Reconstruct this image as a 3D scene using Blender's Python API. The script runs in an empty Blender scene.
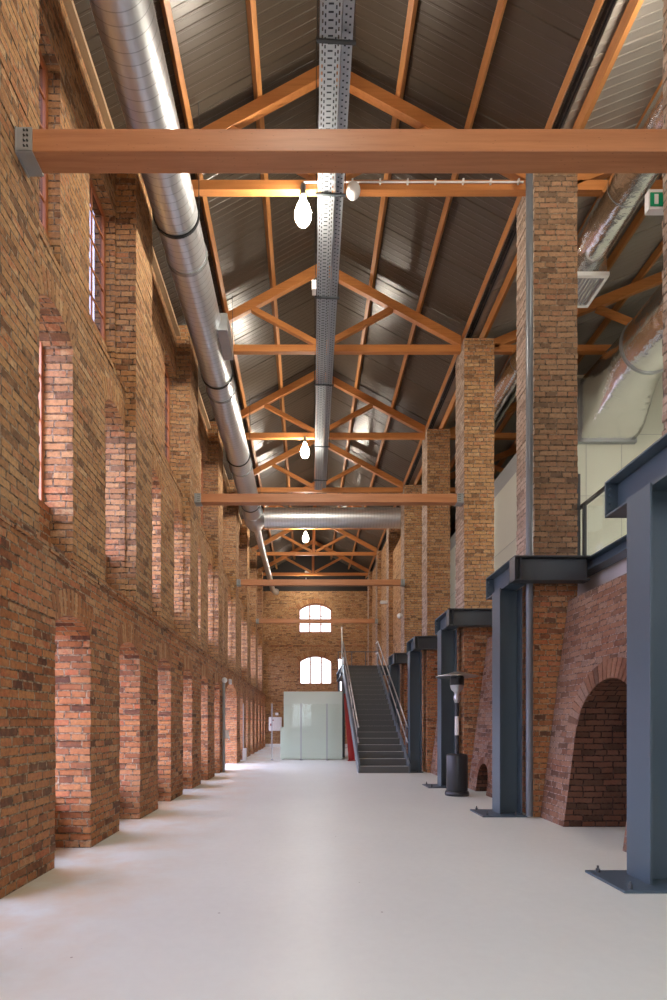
import bpy, bmesh, math, random
from mathutils import Vector, Matrix
random.seed(7)
S = bpy.context.scene
C = S.collection
PI = math.pi

# ------------------------------------------------------------------ materials
def newmat(name):
    m = bpy.data.materials.new(name); m.use_nodes = True
    nt = m.node_tree; b = nt.nodes['Principled BSDF']
    return m, nt, b
def N(nt, t, **kw):
    n = nt.nodes.new(t)
    for k, v in kw.items(): setattr(n, k, v)
    return n
def mathn(nt, op, a, b=None, clamp=False):
    n = N(nt, 'ShaderNodeMath', operation=op); n.use_clamp = clamp
    for i, v in enumerate((a, b)):
        if v is None: continue
        if isinstance(v, (int, float)): n.inputs[i].default_value = v
        else: nt.links.new(v, n.inputs[i])
    return n.outputs[0]
def mixc(nt, fac, a, b, mode='MIX'):
    n = N(nt, 'ShaderNodeMix', data_type='RGBA', blend_type=mode)
    if isinstance(fac, (int, float)): n.inputs[0].default_value = fac
    else: nt.links.new(fac, n.inputs[0])
    for i, v in ((6, a), (7, b)):
        if isinstance(v, (tuple, list)): n.inputs[i].default_value = (*v[:3], 1)
        else: nt.links.new(v, n.inputs[i])
    return n.outputs[2]
def ramp(nt, fac, stops, interp='LINEAR'):
    r = N(nt, 'ShaderNodeValToRGB'); r.color_ramp.interpolation = interp
    e = r.color_ramp.elements
    while len(e) < len(stops): e.new(0.5)
    for i, (p, c) in enumerate(stops):
        e[i].position = p; e[i].color = (*c, 1)
    nt.links.new(fac, r.inputs[0]); return r.outputs[0]
def noise(nt, vec, scale, detail=4, rough=.55):
    n = N(nt, 'ShaderNodeTexNoise'); n.inputs['Scale'].default_value = scale
    n.inputs['Detail'].default_value = detail; n.inputs['Roughness'].default_value = rough
    if vec is not None: nt.links.new(vec, n.inputs['Vector'])
    return n
COURSE = 0.0745
def brick_mat(name, stops, mortar, dirt=(.56, .42, .28), dirt_amt=.4, bump=.9, mortar_size=.009, island=False):
    m, nt, b = newmat(name); L = nt.links.new
    geo = N(nt, 'ShaderNodeNewGeometry')
    sp = N(nt, 'ShaderNodeSeparateXYZ'); L(geo.outputs['Position'], sp.inputs[0])
    sn = N(nt, 'ShaderNodeSeparateXYZ'); L(geo.outputs['True Normal'], sn.inputs[0])
    ax = mathn(nt, 'GREATER_THAN', mathn(nt, 'ABSOLUTE', sn.outputs[0]), .6)
    az = mathn(nt, 'GREATER_THAN', mathn(nt, 'ABSOLUTE', sn.outputs[2]), .75)
    dn = noise(nt, geo.outputs['Position'], 3.5, 3); dr = noise(nt, geo.outputs['Position'], 22, 3, .6)
    sd = N(nt, 'ShaderNodeSeparateColor'); L(dn.outputs['Color'], sd.inputs[0]); sr = N(nt, 'ShaderNodeSeparateColor'); L(dr.outputs['Color'], sr.inputs[0])
    def wobble(i, a, c):
        return mathn(nt, 'ADD', mathn(nt, 'MULTIPLY', mathn(nt, 'SUBTRACT', sd.outputs[i], .5), a), mathn(nt, 'MULTIPLY', mathn(nt, 'SUBTRACT', sr.outputs[i], .5), c))
    wu, wv = wobble(0, .07, .018), wobble(1, .026, .013)
    # u = Y on faces turned to +-X, X elsewhere; v = Z (Y on level faces)
    u = mathn(nt, 'ADD', mathn(nt, 'MULTIPLY', sp.outputs[1], ax), mathn(nt, 'MULTIPLY', sp.outputs[0], mathn(nt, 'SUBTRACT', 1.0, ax)))
    v = mathn(nt, 'ADD', mathn(nt, 'MULTIPLY', sp.outputs[1], az), mathn(nt, 'MULTIPLY', sp.outputs[2], mathn(nt, 'SUBTRACT', 1.0, az)))
    cb = N(nt, 'ShaderNodeCombineXYZ'); L(mathn(nt, 'ADD', u, wu), cb.inputs[0]); L(mathn(nt, 'ADD', v, wv), cb.inputs[1])
    bt = N(nt, 'ShaderNodeTexBrick'); L(cb.outputs[0], bt.inputs['Vector'])
    bt.inputs['Color1'].default_value = (0, 0, 0, 1); bt.inputs['Color2'].default_value = (1, 1, 1, 1); bt.inputs['Mortar'].default_value = (.5, .5, .5, 1)
    bt.inputs['Scale'].default_value = 1; bt.inputs['Mortar Size'].default_value = mortar_size; bt.inputs['Mortar Smooth'].default_value = .5
    L(mathn(nt, 'ADD', mathn(nt, 'MULTIPLY', dr.outputs[0], mortar_size * 1.1), mortar_size * .55), bt.inputs['Mortar Size'])
    bt.inputs['Brick Width'].default_value = .247; bt.inputs['Row Height'].default_value = COURSE
    bt.offset = .5; bt.squash = .62; bt.squash_frequency = 3
    rnd = geo.outputs['Random Per Island'] if island else bt.outputs['Color']
    n2 = noise(nt, geo.outputs['Position'], 32, 5, .65)
    nb = noise(nt, geo.outputs['Position'], 11, 4, .7)
    rnd = mathn(nt, 'ADD', rnd, mathn(nt, 'MULTIPLY', mathn(nt, 'SUBTRACT', nb.outputs[0], .5), .55), True)
    col = ramp(nt, rnd, stops, 'LINEAR')
    spk = ramp(nt, n2.outputs[0], [(.42, (0, 0, 0)), (.70, (1, 1, 1))])
    col = mixc(nt, mathn(nt, 'MULTIPLY', spk, .75), col, mixc(nt, .6, col, (.09, .06, .04)), 'MIX')
    n3 = noise(nt, geo.outputs['Position'], .9, 4, .6)
    w = ramp(nt, n3.outputs[0], [(.38, (0, 0, 0)), (.68, (1, 1, 1))])
    col = mixc(nt, mathn(nt, 'MULTIPLY', w, dirt_amt), col, mixc(nt, .45, col, dirt))
    n4 = noise(nt, geo.outputs['Position'], 9, 3)
    mk = ramp(nt, dr.outputs[0], [(.40, (0, 0, 0)), (.60, (1, 1, 1))])
    mcol = mixc(nt, mk, tuple(c * .28 for c in mortar), tuple(c * 1.12 for c in mortar))
    if not island: col = mixc(nt, bt.outputs['Fac'], col, mcol)
    L(col, b.inputs['Base Color']); b.inputs['Roughness'].default_value = .88
    b.inputs['Specular IOR Level'].default_value = .25
    h = mathn(nt, 'MULTIPLY', n2.outputs[0], .55)
    if not island: h = mathn(nt, 'ADD', mathn(nt, 'MULTIPLY', mathn(nt, 'SUBTRACT', 1.0, bt.outputs['Fac']), 1.0), h)
    bp = N(nt, 'ShaderNodeBump'); bp.inputs['Strength'].default_value = bump; bp.inputs['Distance'].default_value = .022
    L(h, bp.inputs['Height']); L(bp.outputs[0], b.inputs['Normal'])
    return m
RED = [(0, (.12, .048, .028)), (.16, (.32, .115, .045)), (.42, (.47, .18, .065)), (.66, (.55, .25, .095)), (.86, (.50, .15, .06)), (1, (.58, .33, .16))]
TAN = [(0, (.22, .11, .055)), (.16, (.46, .225, .095)), (.45, (.59, .31, .13)), (.75, (.65, .385, .175)), (.9, (.55, .22, .095)), (1, (.70, .47, .25))]
KILN = [(0, (.10, .045, .030)), (.25, (.22, .095, .055)), (.55, (.29, .135, .082)), (.85, (.32, .19, .135)), (1, (.25, .16, .13))]
INNER = [(0, (.06, .025, .016)), (.5, (.17, .062, .035)), (1, (.23, .085, .05))]
PILL = [(0, (.11, .065, .04)), (.2, (.24, .13, .07)), (.55, (.32, .175, .092)), (.8, (.38, .225, .125)), (1, (.30, .13, .068))]
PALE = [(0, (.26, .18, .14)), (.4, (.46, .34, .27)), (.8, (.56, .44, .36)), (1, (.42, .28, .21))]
M = {}
M['brick_red'] = brick_mat('weathered_orange_brick', RED, (.42, .31, .20))
M['brick_tan'] = brick_mat('tan_brick', TAN, (.40, .30, .20))
M['brick_kiln'] = brick_mat('dark_red_kiln_brick', KILN, (.36, .26, .22), mortar_size=.007)
M['brick_pillar'] = brick_mat('pillar_brick', PILL, (.27, .20, .14))
M['brick_pillar_tan'] = brick_mat('pillar_tan_brick', TAN, (.36, .28, .2))
M['brick_daylit'] = brick_mat('daylit_brick', PALE, (.40, .33, .27))  # nave faces of the pillars: glancing daylight put into a paler brick colour
M['brick_inner'] = brick_mat('inner_kiln_brick', INNER, (.10, .06, .045))  # darker brick for the inside of the kiln mouths
VOU = [(0, (.22, .085, .04)), (.3, (.50, .22, .09)), (.6, (.36, .14, .06)), (1, (.62, .35, .17))]
M['voussoir'] = brick_mat('arch_brick', VOU, (.3, .2, .15), island=True)
M['voussoir_tan'] = brick_mat('arch_tan_brick', TAN, (.3, .2, .15), island=True)
M['voussoir_kiln'] = brick_mat('arch_kiln_brick', KILN, (.3, .2, .15), island=True)

def wood_mat(name, c1, c2, axis, rough=.42):
    m, nt, b = newmat(name); L = nt.links.new
    geo = N(nt, 'ShaderNodeNewGeometry')
    mp = N(nt, 'ShaderNodeMapping'); L(geo.outputs['Position'], mp.inputs['Vector'])
    sc = [26, 26, 26]; sc[axis] = 1.3; mp.inputs['Scale'].default_value = sc
    n = noise(nt, mp.outputs[0], 1, 6, .6)
    n2 = noise(nt, geo.outputs['Position'], 1.4, 2)
    col = ramp(nt, n.outputs[0], [(.3, c1), (.7, c2)])
    col = mixc(nt, mathn(nt, 'MULTIPLY', n2.outputs[0], .4), col, tuple(c * .6 for c in c1))
    vo = N(nt, 'ShaderNodeTexVoronoi'); mp2 = N(nt, 'ShaderNodeMapping'); L(geo.outputs['Position'], mp2.inputs['Vector'])
    s2 = [9, 9, 9]; s2[axis] = 2.2; mp2.inputs['Scale'].default_value = s2; L(mp2.outputs[0], vo.inputs['Vector'])
    kn = mathn(nt, 'LESS_THAN', vo.outputs['Distance'], .085)
    col = mixc(nt, mathn(nt, 'MULTIPLY', kn, .6), col, tuple(c * .35 for c in c1))
    L(col, b.inputs['Base Color']); b.inputs['Roughness'].default_value = rough
    bp = N(nt, 'ShaderNodeBump'); bp.inputs['Strength'].default_value = .12; bp.inputs['Distance'].default_value = .004
    L(n.outputs[0], bp.inputs['Height']); L(bp.outputs[0], b.inputs['Normal'])
    return m
M['beam_wood'] = wood_mat('red_brown_timber', (.46, .19, .08), (.62, .285, .13), 0)
M['truss_x'] = wood_mat('orange_timber_across', (.50, .185, .05), (.66, .27, .085), 0)
M['truss_y'] = wood_mat('orange_timber_along', (.42, .165, .045), (.55, .245, .075), 1)
M['frame_wood'] = wood_mat('window_timber', (.46, .15, .045), (.60, .22, .08), 2)
M['pale_wood'] = wood_mat('pale_timber', (.55, .40, .24), (.66, .5, .32), 1)

def plain(name, col, rough=.5, metal=0, nscale=None, namt=.25, bump=0, spec=.5):
    m, nt, b = newmat(name); L = nt.links.new
    b.inputs['Roughness'].default_value = rough; b.inputs['Metallic'].default_value = metal
    b.inputs['Specular IOR Level'].default_value = spec
    geo = N(nt, 'ShaderNodeNewGeometry')
    n = noise(nt, geo.outputs['Position'], nscale or 3, 4, .6)
    c = mixc(nt, mathn(nt, 'MULTIPLY', n.outputs[0], namt), col, tuple(x * .55 for x in col))
    L(c, b.inputs['Base Color'])
    if bump:
        bp = N(nt, 'ShaderNodeBump'); bp.inputs['Strength'].default_value = bump; bp.inputs['Distance'].default_value = .01 if bump < .9 else .022
        L(n.outputs[0], bp.inputs['Height']); L(bp.outputs[0], b.inputs['Normal'])
    return m
M['steel'] = plain('blue_grey_painted_steel', (.072, .108, .138), .36, 0, 4, .2)
M['steel_dark'] = plain('dark_painted_steel', (.065, .075, .083), .42, 0, 4, .2)
M['stair'] = plain('grey_painted_stair_steel', (.105, .113, .11), .45, 0, 4, .2)
M['lit_nosing'] = plain('lit_step_nosing', (.62, .62, .59), .4, .1, 8, .15)  # light on the tread tops put into a paler strip
M['stringer'] = plain('stringer_grey_steel', (.12, .145, .165), .4, 0, 4, .15)
M['galv'] = plain('galvanised_steel', (.42, .45, .47), .38, .75, 18, .4)
M['shoe'] = plain('beam_shoe_steel', (.36, .38, .38), .5, .2, 12, .3)
M['duct'] = plain('spiral_duct_metal', (.74, .77, .80), .36, .88, 7, .25, .02)
M['seam'] = plain('duct_seam_metal', (.50, .53, .56), .42, .85, 7, .25)
M['foil'] = plain('insulating_foil', (.80, .79, .78), .17, 1, 4, .2, .95)
M['rail'] = plain('brushed_rail_steel', (.58, .60, .62), .3, .9, 9, .15)
M['roof'] = plain('brown_grey_roof_sheet', (.078, .060, .043), .30, .1, 2, .3, 0, .5)
M['roof_aisle'] = plain('lamplit_roof_sheet', (.32, .29, .25), .33, .1, 2, .2, 0, .6)  # aisle sheet paler than the nave's: lamp light put into its colour
M['wallpaint'] = plain('pale_green_wall_panel', (.60, .63, .54), .6, 0, 1.5, .08)
M['white'] = plain('white_paint', (.8, .8, .78), .5, 0, 5, .08)
M['pipe'] = plain('grey_downpipe', (.15, .165, .185), .35, .2, 6, .2)
M['black'] = plain('black_enamel', (.022, .026, .03), .33, 0, 5, .2)
M['darkgap'] = plain('dark_board', (.03, .025, .022), .8, 0, 3, .3)
M['red'] = plain('red_paint', (.30, .012, .012), .4, 0, 4, .2)
M['green'] = plain('sign_green', (.0, .32, .14), .4, 0, 4, .05)
M['boxpanel'] = plain('pale_green_box_panel', (.62, .71, .60), .3, 0, 1.5, .06)
M['sill'] = plain('dusty_sill', (.35, .2, .13), .85, 0, 6, .4)

def floor_mat():
    m, nt, b = newmat('polished_pale_screed'); L = nt.links.new
    geo = N(nt, 'ShaderNodeNewGeometry')
    n = noise(nt, geo.outputs['Position'], .9, 6, .6)
    n2 = noise(nt, geo.outputs['Position'], 14, 4, .6)
    c = mixc(nt, n.outputs[0], (.70, .74, .66), (.80, .845, .76))
    c = mixc(nt, mathn(nt, 'MULTIPLY', n2.outputs[0], .25), c, (.60, .605, .56))
    vo = N(nt, 'ShaderNodeTexVoronoi'); vo.inputs['Scale'].default_value = 2.6; L(geo.outputs['Position'], vo.inputs['Vector'])
    sp = mathn(nt, 'LESS_THAN', vo.outputs['Distance'], .022)
    c = mixc(nt, mathn(nt, 'MULTIPLY', sp, .7), c, (.17, .13, .10))
    # ochre wear stains along the foot of the left wall
    s = N(nt, 'ShaderNodeSeparateXYZ'); L(geo.outputs['Position'], s.inputs[0])
    near = N(nt, 'ShaderNodeMapRange'); L(s.outputs[0], near.inputs[0])
    near.inputs[1].default_value = -.9; near.inputs[2].default_value = -2.3; near.inputs[3].default_value = 0; near.inputs[4].default_value = 1
    st = ramp(nt, noise(nt, geo.outputs['Position'], 1.6, 4).outputs[0], [(.40, (0, 0, 0)), (.62, (1, 1, 1))])
    c = mixc(nt, mathn(nt, 'MULTIPLY', mathn(nt, 'MULTIPLY', st, near.outputs[0]), .85), c, (.66, .50, .30))
    L(c, b.inputs['Base Color'])
    r = N(nt, 'ShaderNodeMapRange'); L(n2.outputs[0], r.inputs[0]); r.inputs[3].default_value = .28; r.inputs[4].default_value = .5
    L(r.outputs[0], b.inputs['Roughness']); b.inputs['Specular IOR Level'].default_value = .5
    bp = N(nt, 'ShaderNodeBump'); bp.inputs['Strength'].default_value = .06; bp.inputs['Distance'].default_value = .01
    L(n2.outputs[0], bp.inputs['Height']); L(bp.outputs[0], b.inputs['Normal'])
    return m
M['floor'] = floor_mat()
def emit(name, col, strength):
    m, nt, b = newmat(name)
    b.inputs['Base Color'].default_value = (.8, .8, .8, 1); b.inputs['Roughness'].default_value = .3
    b.inputs['Emission Color'].default_value = (*col, 1); b.inputs['Emission Strength'].default_value = strength
    return m
def glass(name, tint, refl):
    m = bpy.data.materials.new(name); m.use_nodes = True; nt = m.node_tree; L = nt.links.new
    nt.nodes.remove(nt.nodes['Principled BSDF']); out = nt.nodes['Material Output']
    tr = N(nt, 'ShaderNodeBsdfTransparent'); tr.inputs[0].default_value = (*tint, 1)
    gl = N(nt, 'ShaderNodeBsdfGlossy'); gl.inputs['Roughness'].default_value = .03; gl.inputs['Color'].default_value = (.9, .95, .93, 1)
    lw = N(nt, 'ShaderNodeLayerWeight'); lw.inputs[0].default_value = .25
    geo = N(nt, 'ShaderNodeNewGeometry'); n = noise(nt, geo.outputs['Position'], 3, 2)
    f = mathn(nt, 'ADD', mathn(nt, 'MULTIPLY', lw.outputs['Fresnel'], refl), mathn(nt, 'MULTIPLY', n.outputs[0], .02), True)
    mx = N(nt, 'ShaderNodeMixShader'); L(f, mx.inputs[0]); L(tr.outputs[0], mx.inputs[1]); L(gl.outputs[0], mx.inputs[2]); L(mx.outputs[0], out.inputs[0])
    return m
M['pane'] = glass('window_glass', (.93, .95, .97), .3)
M['pane_end'] = M['pane']
M['pane_end'] = glass('dimmed_window_glass', (.36, .37, .38), .3)  # grey tint dims the sky so the end panes keep their bars
M['pane_added'] = glass('fill_window_glass', (.70, .72, .74), .3)
M['pane'] = glass('lilac_daylight_glass', (.84, .775, 1.0), .3)  # lilac tint puts the violet cast of the daylight into the glass
M['pane_high'] = glass('dimmed_lilac_daylight_glass', (.105, .095, .125), .3)  # strong tint dims the daylight at the high windows; lilac is its cast
M['glass'] = glass('clear_green_glass', (.975, .987, .98), .12)
M['bulb'] = emit('glowing_bulb', (1.0, .90, .76), 300.0)
M['bulb_dim'] = emit('dim_glowing_bulb', (1.0, .93, .82), 95.0)
# ------------------------------------------------------------------ mesh helpers
class MB:
    def __init__(s): s.v = []; s.f = []; s.mi = []; s.cur = 0; s.sm = []
    def add(s, vs, fs, smooth=False):
        o = len(s.v); s.v += [tuple(p) for p in vs]
        for f in fs: s.f.append(tuple(i + o for i in f)); s.mi.append(s.cur); s.sm.append(smooth)
    def box(s, x0, x1, y0, y1, z0, z1):
        s.add([(x0, y0, z0), (x1, y0, z0), (x1, y1, z0), (x0, y1, z0), (x0, y0, z1), (x1, y0, z1), (x1, y1, z1), (x0, y1, z1)],
              [(0, 3, 2, 1), (4, 5, 6, 7), (0, 1, 5, 4), (1, 2, 6, 5), (2, 3, 7, 6), (3, 0, 4, 7)])
    def prism(s, pts, axis, a, b):
        """polygon pts (2D) extruded along axis from a to b"""
        def P(p, t):
            if axis == 0: return (t, p[0], p[1])
            if axis == 1: return (p[0], t, p[1])
            return (p[0], p[1], t)
        n = len(pts)
        s.add([P(p, a) for p in pts] + [P(p, b) for p in pts],
              [tuple(range(n))[::-1], tuple(range(n, 2 * n))] + [(i, (i + 1) % n, n + (i + 1) % n, n + i) for i in range(n)])
    def bar(s, p, q, w, h, up=(0, 0, 1)):
        """rectangular bar from p to q; w across, h along 'up'"""
        p = Vector(p); q = Vector(q); d = (q - p).normalized(); up = Vector(up)
        side = d.cross(up).normalized(); u = side.cross(d).normalized()
        vs = []
        for c in (p, q):
            for a, b in ((-1, -1), (1, -1), (1, 1), (-1, 1)): vs.append(c + side * a * w / 2 + u * b * h / 2)
        s.add(vs, [(0, 1, 2, 3), (7, 6, 5, 4), (0, 4, 5, 1), (1, 5, 6, 2), (2, 6, 7, 3), (3, 7, 4, 0)])
    def tube(s, pts, r, seg=12, caps=True):
        pts = [Vector(p) for p in pts]; n = len(pts)
        rs = r if isinstance(r, (list, tuple)) else [r] * n
        vs = []; fs = []
        d0 = (pts[1] - pts[0]).normalized()
        ref = Vector((0, 0, 1)) if abs(d0.z) < .9 else Vector((1, 0, 0))
        for i, p in enumerate(pts):
            if i == 0: d = pts[1] - pts[0]
            elif i == n - 1: d = pts[-1] - pts[-2]
            else: d = (pts[i + 1] - pts[i]).normalized() + (pts[i] - pts[i - 1]).normalized()
            if d.length < 1e-9: d = d0
            d.normalize(); a = d.cross(ref)
            if a.length < 1e-6: a = Vector((1, 0, 0))
            a.normalize(); b = a.cross(d).normalized()
            for k in range(seg):
                t = 2 * PI * k / seg; vs.append(p + (a * math.cos(t) + b * math.sin(t)) * rs[i])
        for i in range(n - 1):
            for k in range(seg):
                k2 = (k + 1) % seg
                fs.append((i * seg + k, i * seg + k2, (i + 1) * seg + k2, (i + 1) * seg + k))
        s.add(vs, fs, True)
        if caps: s.add(vs[:seg], [tuple(range(seg))[::-1]]); s.add(vs[-seg:], [tuple(range(seg))])
    def lathe(s, prof, c=(0, 0, 0), seg=24):
        vs = []; fs = []; n = len(prof)
        for r, z in prof:
            for k in range(seg):
                t = 2 * PI * k / seg; vs.append((c[0] + r * math.cos(t), c[1] + r * math.sin(t), c[2] + z))
        for i in range(n - 1):
            for k in range(seg):
                k2 = (k + 1) % seg; fs.append((i * seg + k, i * seg + k2, (i + 1) * seg + k2, (i + 1) * seg + k))
        s.add(vs, fs, True)
    def build(s, name, mats, parent=None, bevel=0):
        me = bpy.data.meshes.new(name); me.from_pydata(s.v, [], s.f)
        mats = mats if isinstance(mats, (list, tuple)) else [mats]
        for m in mats: me.materials.append(m)
        me.polygons.foreach_set('material_index', s.mi)
        me.polygons.foreach_set('use_smooth', s.sm)
        bm = bmesh.new(); bm.from_mesh(me); bmesh.ops.recalc_face_normals(bm, faces=bm.faces); bm.to_mesh(me); bm.free()
        me.update()
        o = bpy.data.objects.new(name, me); C.objects.link(o)
        if parent is not None:
            o.parent = parent; o.matrix_parent_inverse = Matrix.Translation(-Vector(parent.location))
        if bevel:
            md = o.modifiers.new('bevel', 'BEVEL'); md.width = bevel; md.segments = 2; md.limit_method = 'ANGLE'
        return o
def thing(name, label, cat, loc=(0, 0, 0), group=None):
    o = bpy.data.objects.new(name, None); C.objects.link(o); o.location = loc; o.empty_display_size = .1
    return tag(o, label, cat, group)
def tag(o, label, cat, group=None, kind='thing'):
    o['label'] = label; o['category'] = cat
    if group: o['group'] = group
    if kind: o['kind'] = kind
    return o
def struct(o, label=None, cat=None):
    o['kind'] = 'structure'
    if label: o['label'] = label
    if cat: o['category'] = cat
    return o
def empty_struct(name, label, cat, loc=(0, 0, 0)):
    o = bpy.data.objects.new(name, None); C.objects.link(o); o.location = loc; o.empty_display_size = .1
    return struct(o, label, cat)
def J(a): return random.uniform(-a, a)
ORD = ['first', 'second', 'third', 'fourth', 'fifth', 'sixth', 'seventh', 'eighth', 'ninth', 'tenth', 'eleventh', 'twelfth', 'thirteenth']

# ------------------------------------------------------------------ dimensions (metres; camera stands at the origin looking along +Y)
YB, YE = -6.0, 28.2          # back and end of the hall
XL = -2.26                   # left wall, lower face and pilasters
XM, XT = -2.40, -2.53        # middle and top storeys step back
XG = -2.72                   # plane of the glazing
XR = 3.14                    # nave face of the brick pillars
XAP = .31                    # ridge
ZAP, SL = 10.68, .54         # top of rafters at the ridge, slope
P = 3.2                      # bay

# ------------------------------------------------------------------ left wall
def pier(mb, xb, xf, y0, y1, z0, z1, j=.008, jx=.005, free0=True, free1=True):
    n0 = int(round(z0 / COURSE)); z = z0
    k = n0
    while z < z1 - 1e-4:
        k += 1; zt = min(k * COURSE, z1)
        if zt - z < .012: 
            if zt < z1: continue
        a = y0 + (J(j) if free0 else 0); b = y1 + (J(j) if free1 else 0)
        fa, fb = xf + J(jx), xf + J(jx)
        pts = [(xb, a), (fa, a), (fb, b), (xb, b)]
        mb.add([(p[0], p[1], z) for p in pts] + [(p[0], p[1], zt) for p in pts],
               [(3, 2, 1, 0), (4, 5, 6, 7), (0, 1, 5, 4), (1, 2, 6, 5), (2, 3, 7, 6)])
        z = zt
def arch_block(mb, xb, xf, y0, y1, zs, zc, zt, n=12):
    """masonry above an arched opening: springing zs, crown zc, top zt"""
    w = (y1 - y0) / 2; h = zc - zs; R = (w * w + h * h) / (2 * h); cy = (y0 + y1) / 2; cz = zc - R
    pr = []
    for i in range(n + 1):
        y = y0 + (y1 - y0) * i / n; pr.append((y, cz + math.sqrt(max(R * R - (y - cy) ** 2, 0))))
    for (ya, za), (yb, zb) in zip(pr, pr[1:]):
        mb.add([(xf, ya, za), (xf, yb, zb), (xf, yb, zt), (xf, ya, zt)], [(0, 1, 2, 3)])
        mb.add([(xf, ya, za), (xf, yb, zb), (xb, yb, zb), (xb, ya, za)], [(0, 1, 2, 3)])
        mb.add([(xb, ya, za), (xb, yb, zb), (xb, yb, zt), (xb, ya, zt)], [(0, 1, 2, 3)])
    return cy, cz, R
def voussoirs(xf, cy, cz, R, half, depth=.25, t=.005, n=None, mat='voussoir', parent=None):
    mb = MB(); a0 = math.asin(min(half / R, 1)) + .02
    n = n or max(5, int(2 * a0 * (R + .06) / .075)); g = .17
    for i in range(n):
        u0 = -a0 + 2 * a0 * (i + g) / n; u1 = -a0 + 2 * a0 * (i + 1 - g) / n
        d = depth + J(.012)
        q = [(cy + (R + .001) * math.sin(u), cz + (R + .001) * math.cos(u)) for u in (u0, u1)] + [(cy + (R + .001) * math.sin(u) + d * math.sin(u * .55), cz + (R + .001) * math.cos(u) + d * math.cos(u * .55)) for u in (u1, u0)]
        mb.prism(q, 0, xf - .02, xf + .003 + J(.002))
    return mb.build('arch_ring', M[mat], parent)

wl = MB()
low = []                                      # lower storey openings (y0, y1, z springing, z crown)
y = 4.67 - 1.605 * 4
for i in range(-4, 6):
    a = 4.67 + 1.605 * i; low.append((a, a + .755, 2.2, 2.33, False))
low.append((14.36, 16.75, 2.35, 2.85, True))
for i in range(7): low.append((17.6 + 1.6 * i, 18.34 + 1.6 * i, 2.2, 2.33, False)) if 18.34 + 1.6 * i < YE - .1 else None
ZL, ZM, ZW = 2.83, 5.69, 8.78
prev = YB
for (a, b, zs, zc, door) in low:
    pier(wl, -2.8, XL, prev, a, 0, ZL, .011, .006)
    prev = b
pier(wl, -2.8, XL, prev, YE, 0, ZL)
wlo = None
arch_specs = []
for (a, b, zs, zc, door) in low:
    if door: zs, zc = 2.1, 2.5
    arch_specs.append((XL, arch_block(wl, -2.8, XL, a - .012, b + .012, zs, zc, ZL), (b - a) / 2, 'voussoir'))
# worn mortar flare at the foot and ledge on top of the lower storey
for k in range(int((YE - YB) / .27)):
    ya = YB + k * .27
    wl.box(-2.6, XL + .018 + J(.012), ya + .004, min(ya + .266, YE), ZL - .03, ZL + .035 + J(.008))
wall = wl.build('wall_left', [M['brick_red']])
struct(wall, 'long left brick wall with three storeys of niches and pilasters', 'wall')

up = MB()
bays = [k for k in range(-2, 8)]
openA, openB = [], []
prev2 = YB; prev3 = YB
ops2 = []
for k in bays:
    for (a, b) in ((4.65, 5.33), (6.19, 6.85)):
        a += P * k; b += P * k
        if b < YE - .2: ops2.append((a, b))
for (a, b) in ops2:
    pier(up, -2.8, XM, prev2, a, ZL, ZM, .007, .004)
    arch_specs.append((XM, arch_block(up, -2.8, XM, a - .008, b + .008, 5.12, 5.28, ZM), (b - a) / 2, 'voussoir_tan'))
    a3 = a - .14
    pier(up, -2.8, XT, prev3, a3, ZM, ZW, .006, .004)
    pier(up, -2.8, XT, a3, b, 8.0, ZW, .0, .004)
    up.box(-2.8, -2.63, a3, b, ZM, 6.24)      # parapet under the high window
    prev2 = prev3 = b
pier(up, -2.8, XM, prev2, YE, ZL, ZM)
pier(up, -2.8, XT, prev3, YE, ZM, ZW)
for k in range(-4, 8):                        # pilasters run from the ledge to the roof
    pier(up, XT - .05, XL, 3.67 + P * k, 4.39 + P * k, ZL, 9.0, .008, .005)
for k in range(int((YE - YB) / .27)):         # upper ledge
    ya = YB + k * .27
    up.box(-2.7, XM + .012 + J(.008), ya + .004, ya + .266, ZM - .02, ZM + .03 + J(.006))
upo = up.build('upper_brickwork', M['brick_tan'], wall)
for xf, (cy, cz, R), half, mt in arch_specs: voussoirs(xf, cy, cz, R, half, .24, mat=mt, parent=wall)
sl = MB()
for (a, b, zs, zc, door) in low:
    if not door: sl.box(-2.8, -2.63, a, b, 0, .5)
for (a, b) in ops2: sl.box(-2.8, -2.63, a, b, ZL, 3.5)
sl.build('niche_apron', M['brick_red'], wall)
bk = MB(); bk.box(-2.80, -2.62, YB, YE, ZW, 9.02); bk.build('eaves_closure', M['darkgap'], wall)

# windows in the niches
def portal(loc, rot, sx, sy):
    """marks a glazed opening for the sky sampling; gives no light of its own"""
    l = bpy.data.lights.new('window_portal', 'AREA'); l.shape = 'RECTANGLE'; l.size = sx; l.size_y = sy; l.cycles.is_portal = True
    o = bpy.data.objects.new('window_portal', l); C.objects.link(o); o.location = loc; o.rotation_euler = rot
wn = 0
def niche_window(a, b, z0, z1, cols, rows, pane, xg=XG):
    global wn; wn += 1
    w = MB(); f = .05
    pr = .022; w.box(xg - .03, xg + pr, a, a + f, z0, z1); w.box(xg - .03, xg + pr, b - f, b, z0, z1)
    w.box(xg - .03, xg + pr, a + f, b - f, z0, z0 + f); w.box(xg - .03, xg + pr, a + f, b - f, z1 - f, z1)
    for i in range(1, cols):
        yy = a + (b - a) * i / cols; w.box(xg - .005, xg + .010, yy - .012, yy + .012, z0 + f, z1 - f)
    for i in range(1, rows):
        zz = z0 + (z1 - z0) * i / rows; w.box(xg - .005, xg + .010, a + f, b - f, zz - .012, zz + .012)
    o = w.build('window_%d' % wn, M['frame_wood']); struct(o)
    g = MB(); g.add([(xg - .01, a + f, z0 + f), (xg - .01, b - f, z0 + f), (xg - .01, b - f, z1 - f), (xg - .01, a + f, z1 - f)], [(0, 1, 2, 3)]); g.build('pane', M[pane], o)
    portal((xg - .06, (a + b) / 2, (z0 + z1) / 2), (0, -PI / 2, 0), z1 - z0, b - a)
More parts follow.
